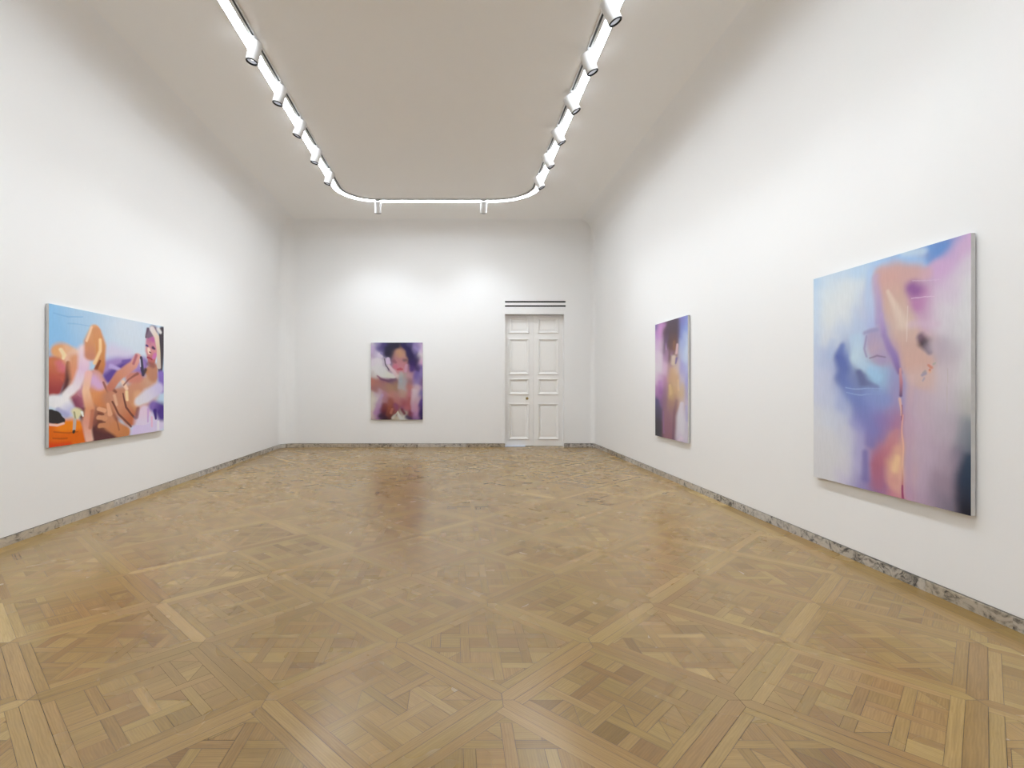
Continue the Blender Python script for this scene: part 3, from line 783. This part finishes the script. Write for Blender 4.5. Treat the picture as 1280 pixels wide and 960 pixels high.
# underpainting of the three blurred canvases: rows from top to bottom, colours from left to right
UNDER = {
'portrait': '''CDC8CD 968CB4 463C6E 323048 2A2A37 323048 504878 8C7DAA A08CAF
C3AFCD 968CB9 4B426E 302C3E 55414B 785A5A 373055 9687B9 C8B4CD
B4A0B9 C8BED2 6E648C 2E2A3C 967373 BE967D 3C3255 3C325F D7CDD2
D7CDD4 D7D2D7 BEB4C3 826E87 A56E78 AA7D78 4B3C50 342A50 CDA5C3
D6D4D6 D6D4D4 CDCBD0 A08C9B C37D8C B97D82 A0788C 3E305F 8C78AF
BEB4B2 D0CDCD D2D0D4 D4CDD4 D2C3C0 A59B96 B99196 6E5FA0 8C7DAF
AF786E A56E69 8C5F73 73556E 8C6969 A5A0A5 966E73 8C7DAF 785F87
A07070 A07373 A57D78 A5826E 9B7D69 AAA5A8 AF736E C8AFB9 9178A5
C8BEAF C3AFBE AF8291 B6827A AF827D B29687 B4737D C8B4BE 786EA5
D0CABE C8B9BE A57882 965A55 AF7373 AA7078 A55F5F C3A5B4 5A4887
CDC3B9 AA87AA 6E3C46 7D4137 965A5F 7D4B6E A55A5C C396AA 412D69
CDB9B4 A078A5 3C223C 783C37 8C5555 B4ACA0 782D41 B487AF 32245F
C8B4AF 966E96 2D1C28 503030 BEB4A0 CDCEC6 50324B 8C6996 282050''',
'narrow': '''826EA5 B48CB9 6E5569 584855 584858 8282BE 8C96CD
B48CC3 C89BCD 6E555F 554452 584655 7D87C3 96A5D7
CDB4D2 CDB4CD 695564 644B4B 695050 A5AFD7 B9C8E1
D7C8D7 D7C8D7 AF8CAF 73585A 967369 B4BEDC C3D0E4
D7D0D8 D7CDD7 D2B4CD B49196 D7C3B9 A5A0D2 B4BCDE
CDB4CD C8A5C8 B98CAF BE9B82 CDAF91 C3B9CD A5A5D7
A57DAA AA78AF 96738C C3A57D C8A582 CDB496 AFAACD
555073 826491 916E82 AA8778 A58278 CDB9B4 BEB4CD
4B465A 5F5073 96707D 96707D 967378 CDC6D2 BEB6D0
423E44 55485A 91697A 916978 8C6C78 D2CDD7 C3BED0
3C3A3E 4B414E 8C6473 916673 785A69 CDBED4 C3BCCD''',
'tall': '''AFCDE6 C3D7E8 BED4E8 B4D2EC A0C6EA 8CB4E0 5A96D8 5082C8 C8A0CC
C3D8EC D7E2E8 DEE4E6 D2DEE8 C39BA5 CDA096 B996AF CDAAD0 D8D0DA
C8DAEC DEE4E6 DEE4E8 BECDE6 BE9BB4 CDA898 B978AF D7C8D9 DCDCDE
C3D4EB D7DEE8 C3D2E8 B4C8E6 A596C3 CDAFA0 C8A0BE DAD4DC DCDCDE
C3D0E8 B0BEE0 6E82BE BED7EA AA9BB9 AF8CB4 CDA696 B4A5B4 DADADC
C8D0E8 C3CBE6 6E80BE 6E7DAF 96C3E4 9191C8 D2AA9E CDC0C8 D4D4D4
CDD2E6 C6CEE6 A0AFDC 6E82C8 8291CD 9B8CBE C6AFBE C6B9C6 B9B9B4
D7DAE2 D2D8E6 C3CAE2 8C8CCD 8273B9 AA6E96 C3AAC0 B9AAB9 78828C
DADADE D9DAE0 D2D5E2 A5A0D2 9B6E9B D7A08C BEA8BE B09BAF 3C4B5F
D9D9DC D9D9DE D7D6E0 AFAAD7 AA6490 EBB496 BAA2BC 968296 1C2D44
D8D8DA D8D8DE CDC8E1 8C82BE 91699B C8788C B296B2 786E82 121626''',
}

# ---------------------------------------------------------------- double door
def ring_moulding(bm, x0, x1, z0, z1, yf, prof):
    """a picture-frame moulding; prof = (inset from the outer edge, how far it stands out towards the room)"""
    rows = []
    for d, h in prof:
        rows.append([bm.verts.new(p) for p in ((x0 + d, yf - h, z0 + d), (x1 - d, yf - h, z0 + d), (x1 - d, yf - h, z1 - d), (x0 + d, yf - h, z1 - d))])
    for a, b in zip(rows, rows[1:]):
        for i in range(4):
            bm.faces.new((a[i], a[(i + 1) % 4], b[(i + 1) % 4], b[i]))

DY = YB + .16
door = bpy.data.objects.new('door_1', None); C.objects.link(door)
door.location = ((DX0 + DX1) / 2, DY, 0); door['kind'] = 'structure'
DCX = 1.975
PZ = [(.165, 1.065), (1.275, 1.675), (1.770, 2.662), (2.790, 3.19)]
def px(bm):
    bmesh.ops.translate(bm, verts=bm.verts, vec=-Vector(door.location))
    return bm
for side, (lx0, lx1, p0, p1, zb) in enumerate(((DX0 + .004, DCX - .002, 1.362, 1.868, .012), (DCX + .002, DX1 + .03, 2.080, 2.600, .006))):
    bm = bmesh.new()
    T = .045
    zt = DTOP - .012
    add_box(bm, lx0, p0 + .03, DY, DY + T, zb, zt)
    add_box(bm, p1 - .03, lx1, DY, DY + T, zb, zt)
    zz = [zb] + [v for a, b in PZ for v in (a + .03, b - .03)] + [zt]
    for k in range(0, len(zz), 2):
        add_box(bm, p0 + .03, p1 - .03, DY, DY + T, zz[k], zz[k + 1])
    add_box(bm, p0 + .02, p1 - .02, DY + .016, DY + .034, PZ[0][0], PZ[-1][1])
    leaf = obj('door_leaf', px(bm), M['door'], door)
    for a, b in PZ:
        bm = bmesh.new()
        ring_moulding(bm, p0, p1, a, b, DY, [(0, -.002), (.002, .016), (.012, .022), (.022, .020), (.030, .010), (.040, .008), (.052, -.010), (.060, -.017)])
        # raised field of the panel
        ring_moulding(bm, p0 + .085, p1 - .085, a + .085, b - .085, DY + .016, [(0, -.001), (.004, .006), (.018, .009)])
        q = [bm.verts.new((x, DY + .007, z)) for x, z in ((p0 + .103, a + .103), (p1 - .103, a + .103), (p1 - .103, b - .103), (p0 + .103, b - .103))]
        bm.faces.new(q)
        obj('panel_moulding', px(bm), M['mould'], leaf)
    if side == 0:
        bm = bmesh.new()
        rot = Matrix.Translation((1.819, DY, 1.183)) @ Matrix.Rotation(PI / 2, 4, 'X')
        lathe(bm, [(0, 0), (.034, 0), (.034, .004), (.028, .008), (.012, .010), (.010, .034), (.020, .040), (.028, .052), (.026, .066), (.014, .074), (0, .075)], 28, rot)
        k = obj('door_knob', px(bm), M['brass'], leaf, smooth=True)
        k['label'] = 'small aged brass knob on the left door leaf'
        bm = bmesh.new()
        add_box(bm, 1.803, 1.835, DY - .004, DY, 1.07, 1.13, .001)
        lathe(bm, [(0, 0), (.006, 0), (.006, .007), (0, .007)], 16, Matrix.Translation((1.819, DY, 1.105)) @ Matrix.Rotation(PI / 2, 4, 'X'))
        obj('keyhole_plate', px(bm), M['door'], leaf)
# rebate strip covering the meeting of the two leaves, jamb stops
bm = bmesh.new()
add_box(bm, DX0, DX0 + .012, DY + .046, DY + .08, 0, DTOP)
add_box(bm, DX0, DX1, DY + .046, DY + .08, DTOP - .02, DTOP)
add_box(bm, DX0 - .02, DX1 + .05, DY + .09, DY + .11, -.001, DTOP + .03)
obj('door_frame', px(bm), M['door'], door)
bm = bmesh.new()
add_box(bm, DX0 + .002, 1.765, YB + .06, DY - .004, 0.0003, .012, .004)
o = obj('gap_light_strip_1', bm, M['gap_light']); o['kind'] = 'structure'  # added strip whose pale blue stands for light coming under the leaf
o['label'] = 'short pale blue strip standing in for light under the left door leaf'

# ---------------------------------------------------------------- air slots above the door
for k, (z0, z1) in enumerate(SLOTS):
    t = thing('air_vent', ('lower' if k == 0 else 'upper') + ' long thin black air slot in the white wall above the double door', 'vent', ((SX0 + SX1) / 2, YB, z0), 0)
    hw, hh = (SX1 - SX0) / 2, z1 - z0
    bm = bmesh.new()
    add_box(bm, -hw, hw, .10, .11, 0, hh)
    add_box(bm, -hw, hw, 0.001, .10, -.002, 0)
    add_box(bm, -hw, hw, 0.001, .10, hh, hh + .002)
    add_box(bm, -hw - .002, -hw, 0.001, .10, 0, hh); add_box(bm, hw, hw + .002, 0.001, .10, 0, hh)
    obj('slot_box', bm, M['black'], t)
    bm = bmesh.new()
    add_box(bm, -hw, hw, .05, .08, hh * .44, hh * .56)
    obj('vane', bm, M['slotmetal'], t)

# ---------------------------------------------------------------- ceiling light track
TX0, TX1, TY1, TY0, TR = -2.25, 1.58, 11.24, -1.2, .72
TZ = H - .022
def loop(off, n=14):
    """closed rounded rectangle, off = distance outwards from the black slot"""
    pts = []
    for cx, cy, a0 in ((TX1 - TR, TY1 - TR, 0), (TX0 + TR, TY1 - TR, PI / 2), (TX0 + TR, TY0 + TR, PI), (TX1 - TR, TY0 + TR, 1.5 * PI)):
        for i in range(n + 1):
            a = a0 + PI / 2 * i / n
            pts.append((cx + (TR + off) * math.cos(a), cy + (TR + off) * math.sin(a)))
    return pts
def sweep(prof, closed=True):
    """prof = (offset, z) around the cross section"""
    bm = bmesh.new()
    rows = [[bm.verts.new((x, y, z)) for x, y in loop(o)] for o, z in prof]
    n = len(rows[0]); m_ = len(rows)
    for k in range(m_ if closed else m_ - 1):
        a, b = rows[k], rows[(k + 1) % m_]
        for i in range(n):
            j = (i + 1) % n
            bm.faces.new((a[i], a[j], b[j], b[i]))
    return bm
track = thing('light_track', 'long white rounded-corner ceiling track with a glowing strip running round the room', 'ceiling light', (0, 0, 0))
g = .012
obj('track_profile', sweep([(-.022, H + .01), (-.022, TZ), (-g, TZ), (-g, TZ + .014), (g, TZ + .014), (g, TZ), (.049, TZ), (.049, TZ + .006), (.153, TZ + .006), (.153, TZ), (.164, TZ), (.164, H + .01)]), M['profile'], track)
o = obj('slot_rail', sweep([(-g + .0005, TZ + .013), (-g + .0005, TZ + .001), (g - .0005, TZ + .001), (g - .0005, TZ + .013)]), M['black'], track)
o['label'] = 'narrow black slot along the inner side of the track'
o = obj('glowing_strip', sweep([(.050, TZ + .0055), (.050, TZ + .001), (.152, TZ + .001), (.152, TZ + .0055)]), M['strip'], track)
o['label'] = 'bright white lit strip'

# ---------------------------------------------------------------- track spotlights
LR, LL = .070, .235          # radius and length of a head
def make_spot():
    t = thing('track_spotlight', '', 'spotlight')
    bm = bmesh.new()
    add_box(bm, -.013, .013, -.05, .05, -.032, 0, .003)
    lathe(bm, [(0, -.03), (.008, -.03), (.008, -.085), (0, -.085)], 16)
    obj('mount', bm, M['housing'], t)
    # the head turns about a point close to its middle; its own axis is -z, tilt applied on the part
    bm = bmesh.new()
    prof = [(0, .115), (LR - .012, .115), (LR - .004, .111), (LR, .103), (LR, -.105), (LR - .002, -.108), (LR - .007, -.108), (LR - .007, -.075), (0, -.075)]
    lathe(bm, prof, 48)
    h = obj('head', bm, M['housing'], t, smooth=True); h.data.set_sharp_from_angle(angle=math.radians(35))
    bm = bmesh.new()
    lathe(bm, [(LR - .007, -.085), (LR - .0065, -.110), (LR - .001, -.1105), (LR - .0005, -.116), (LR - .004, -.120), (LR - .012, -.119), (LR - .017, -.098), (LR - .017, -.085), (LR - .007, -.085)], 48)
    o = obj('front_ring', bm, M['ring'], h, smooth=True); o['label'] = 'glossy black ring round the lamp opening'
    bm = bmesh.new()
    lathe(bm, [(LR - .0175, -.104), (LR - .026, -.080), (LR - .034, -.0765)], 40)
    obj('reflector', bm, M['reflector'], h, smooth=True)
    bm = bmesh.new()
    lathe(bm, [(0, -.0795), (LR - .034, -.0785), (LR - .033, -.0765), (0, -.0765)], 32)
    obj('lens', bm, M['lens'], h, smooth=True)
    return t
proto = make_spot()
def copy_tree(o, parent=None):
    c = o.copy(); C.objects.link(c); c.parent = parent
    for ch in [x for x in bpy.data.objects if x.parent == o and x.type != 'LIGHT']:
        copy_tree(ch, c)
    return c
first = [True]
def place_spot(x, y, tilt, yaw, power, label, group, size=84):
    """tilt from straight down, yaw = compass direction the light points to (0 = +x)"""
    t = proto if first[0] else copy_tree(proto)
    first[0] = False
    t.location = (x, y, TZ - .0005); t['label'] = label; t['group'] = group
    t.rotation_euler = (0, 0, 0)
    head = [c for c in bpy.data.objects if c.parent == t and c.name.startswith('head')][0]
    mount = [c for c in bpy.data.objects if c.parent == t and c.name.startswith('mount')][0]
    d = Vector((math.sin(tilt) * math.cos(yaw), math.sin(tilt) * math.sin(yaw), -math.cos(tilt)))
    q = (-d).to_track_quat('Z', 'Y')
    head.rotation_mode = 'QUATERNION'; head.rotation_quaternion = q
    off = Vector((math.cos(yaw), math.sin(yaw), 0)) * .010
    head.location = Vector((0, 0, -.161)) + off
    if abs(math.sin(yaw)) > .7: mount.rotation_euler = (0, 0, PI / 2)
    ld = bpy.data.lights.new('spot_beam', 'SPOT')
    ld.energy = power; ld.color = SPOT_COLOR
    ld.spot_size = math.radians(size); ld.spot_blend = 1.0; ld.shadow_soft_size = .03
    lo = bpy.data.objects.new('spot_beam', ld); C.objects.link(lo)
    tb = math.radians(20)                  # the lens throws the beam centre on to the wall
    db = Vector((math.sin(tb) * math.cos(yaw), math.sin(tb) * math.sin(yaw), -math.cos(tb)))
    lo.parent = t; lo.location = head.location + d * .125
    lo.rotation_mode = 'QUATERNION'; lo.rotation_quaternion = (-db).to_track_quat('Z', 'Y')
    return t
ordn = ['nearest the camera', 'second from the camera', 'third from the camera', 'fourth from the camera', 'fifth from the camera']
LY = [6.01, 6.90, 7.80, 8.73, 9.65]
for k, y in enumerate(LY):
    place_spot(-2.243, y, math.radians(13 + (0, 2, 11, 2, 6)[k]), PI + math.radians((4, 2, -6, 3, 0)[k]), SPOT_POWER,
               'white cylindrical spotlight in the left track row, ' + ordn[k], 'spotlights on the left run of the track')
RY = [5.36, 6.22, 7.12, 8.04, 8.92, 9.86]
ordr = ['largest, cut by the top picture edge', 'second from the top', 'third from the top', 'fourth from the top', 'fifth from the top', 'last before the corner bend']
for k, y in enumerate(RY):
    place_spot(1.573, y, math.radians(25 + (0, -3, 4, 2, 1, 0)[k]), math.radians((0, 2, -3, 3, 0, 0)[k]), SPOT_POWER,
               'white cylindrical spotlight in the right row, ' + ordr[k], 'spotlights on the right run of the track')
for x, tw, lab in ((-1.60, 8, 'white track spotlight on the far run, the left one of two'),
                   (.635, 0, 'white track spotlight on the far run, the right one nearer the door')):
    place_spot(x, TY1 + .01, math.radians(24), PI / 2 + math.radians(tw), BACK_SPOT_POWER, lab, 'spotlights on the far run of the track', 104)
for y in (4.5, 3.3, 1.6, 0.0):  # unseen lamps added to light the near walls
    for x, yaw in ((-2.243, PI), (1.573, 0)):
        place_spot(x, y, math.radians(29), yaw, SPOT_POWER, 'added white cylindrical track spotlight overhead, outside the top of the picture', 'added spotlights overhead out of frame')

# ---------------------------------------------------------------- paintings
def smooth01(t):
    t = np.clip(t, 0, 1); return t * t * (3 - 2 * t)
def paint_canvas(key, strokes, W, Hh, nx, ny, seed, stretch):
    # the brush marks are wider than tall by 'stretch'
    xs = np.linspace(0, W, nx); ys = np.linspace(0, Hh, ny)
    X, Y = np.meshgrid(xs, ys)
    rng = np.random.RandomState(seed)
    # slightly wandering brush edges
    wx = np.zeros_like(X); wy = np.zeros_like(X)
    for k in range(6):
        fx, fy, p, q = rng.uniform(4, 26), rng.uniform(4, 26), rng.uniform(0, 6), rng.uniform(0, 6)
        wx += np.sin(fx * X + fy * Y + p) * .006 / (1 + k * .3); wy += np.sin(fy * X - fx * Y + q) * .006 / (1 + k * .3)
    Xw, Yw = (X + wx * .6) / stretch, Y + wy * .6
    img = np.ones((ny, nx, 3)) * .5
    if key in UNDER:
        g = np.array([[lin([int(c[i:i + 2], 16) for i in (0, 2, 4)]) for c in row.split()] for row in UNDER[key].split('\n')])
        def weights(t, n):
            t = np.clip(t, 0, 1) * (n - 1)
            w = np.exp(-((t[:, None] - np.arange(n)[None]) / .56) ** 2)
            return w / w.sum(1, keepdims=True)
        wv = weights((ys / Hh), g.shape[0]); wu = weights(xs / W, g.shape[1])
        img = np.einsum('yr,rcq,xc->yxq', wv, g, wu)
        # drag the wet paint a little, mostly downwards
        jx = np.clip(np.arange(nx)[None, :] + (wx / W * nx * 1.5), 0, nx - 1).astype(int)
        jy = np.clip(np.arange(ny)[:, None] + (wy / Hh * ny * 2.5), 0, ny - 1).astype(int)
        img = img[jy, jx]
    for pts, cols, soft, al in strokes:
        pts = [(p[0] / stretch, p[1], p[2]) for p in pts]
        best = np.full(X.shape, -1e9); col = np.zeros((ny, nx, 3))
        c = [np.array(lin(k)) for k in cols]
        segs = list(zip(pts, pts[1:])) or [(pts[0], pts[0])]
        nseg = max(1, len(pts) - 1)
        for i, (a, b) in enumerate(segs):
            dx, dy = b[0] - a[0], b[1] - a[1]
            l2 = dx * dx + dy * dy
            t = np.clip(((Xw - a[0]) * dx + (Yw - a[1]) * dy) / l2, 0, 1) if l2 > 1e-9 else np.zeros_like(X)
            d = np.hypot(Xw - a[0] - t * dx, Yw - a[1] - t * dy)
            r = np.maximum(a[2] + (b[2] - a[2]) * t, 1e-4)
            v = 1 - d / r
            g_ = (i + t) / nseg * (len(c) - 1)
            i0 = np.clip(g_.astype(int), 0, max(0, len(c) - 2)); f = (g_ - i0)[..., None]
            ca_ = np.array(c)
            cc = ca_[i0] * (1 - f) + ca_[np.minimum(i0 + 1, len(c) - 1)] * f
            m_ = v > best
            best = np.where(m_, v, best); col = np.where(m_[..., None], cc, col)
        sf = max(soft, .05)
        a_ = smooth01((best + sf * .55) / (sf * 1.5)) * al
        img = img * (1 - a_[..., None]) + col * a_[..., None]
    if key == 'tall':      # chalky, thinned paint
        k = np.clip(img.mean(2, keepdims=True) * 2.2, 0, 1) * .16
        img = img * (1 - k) + k * np.array([.66, .65, .68])
    return np.clip(img * ALB, 0, .92)
ALB = 1.04
STRETCH = {'reclining': 1.6, 'tall': 1.27, 'narrow': 2.4, 'portrait': 1.0}
def painting(key, label, loc, rotz, W, Hh, nx, ny):
    t = thing('painting', label, 'painting', loc, rotz)
    # painted face: a fine grid whose colours are the brushwork
    img = paint_canvas(key, STROKES[key], W, Hh, nx, ny, len(key), STRETCH[key])
    xs = np.linspace(-W / 2, W / 2, nx); zs = np.linspace(Hh, 0, ny)
    X, Z = np.meshgrid(xs, zs)
    co = np.stack([X, np.full_like(X, -.0405), Z], -1).reshape(-1, 3)
    idx = np.arange(nx * ny).reshape(ny, nx)
    f = np.stack([idx[:-1, :-1], idx[1:, :-1], idx[1:, 1:], idx[:-1, 1:]], -1).reshape(-1, 4)
    me = bpy.data.meshes.new('painted_face')
    me.from_pydata(co.tolist(), [], f.tolist())
    me.materials.append(M['painted'])
    a = me.color_attributes.new('paint', 'FLOAT_COLOR', 'POINT')
    a.data.foreach_set('color', np.concatenate([img.reshape(-1, 3), np.ones((nx * ny, 1))], 1).ravel().tolist())
    link('painted_face', me, t)
    bm = bmesh.new(); add_box(bm, -W / 2, W / 2, -.040, -.010, 0, Hh, .0015)
    o = obj('canvas_edge', bm, M['edge'], t); o['label'] = 'pale grey wrapped side of the canvas'
    for z in (.12, Hh - .18):
        bm = bmesh.new(); add_box(bm, -W / 2 + .12, W / 2 - .12, -.0095, -.0005, z, z + .06)
        obj('hanging_batten', bm, M['cleat'], t)
    return t
painting('reclining', 'wide painting of a reclining nude holding a phone, alone on the left wall',
         (XL, (5.441 + 7.597) / 2, .863), PI / 2, 2.156, 1.478, 420, 290)
painting('tall', 'largest painting, tall blurred figure with raised arm in blue and lilac, near right wall',
         (XR, (3.496 + 5.024) / 2, .643), -PI / 2, 1.528, 1.861, 300, 366)
painting('narrow', 'blurred painting of a dark-haired figure seen from behind, farther one on the right wall',
         (XR, (7.722 + 8.97) / 2, .661), -PI / 2, 1.248, 1.863, 200, 300)
painting('portrait', 'upright painting of a dark-haired woman facing forward, on the far wall left of the door',
         ((-2.015 - .754) / 2, YB, .670), 0, 1.261, 1.877, 200, 300)
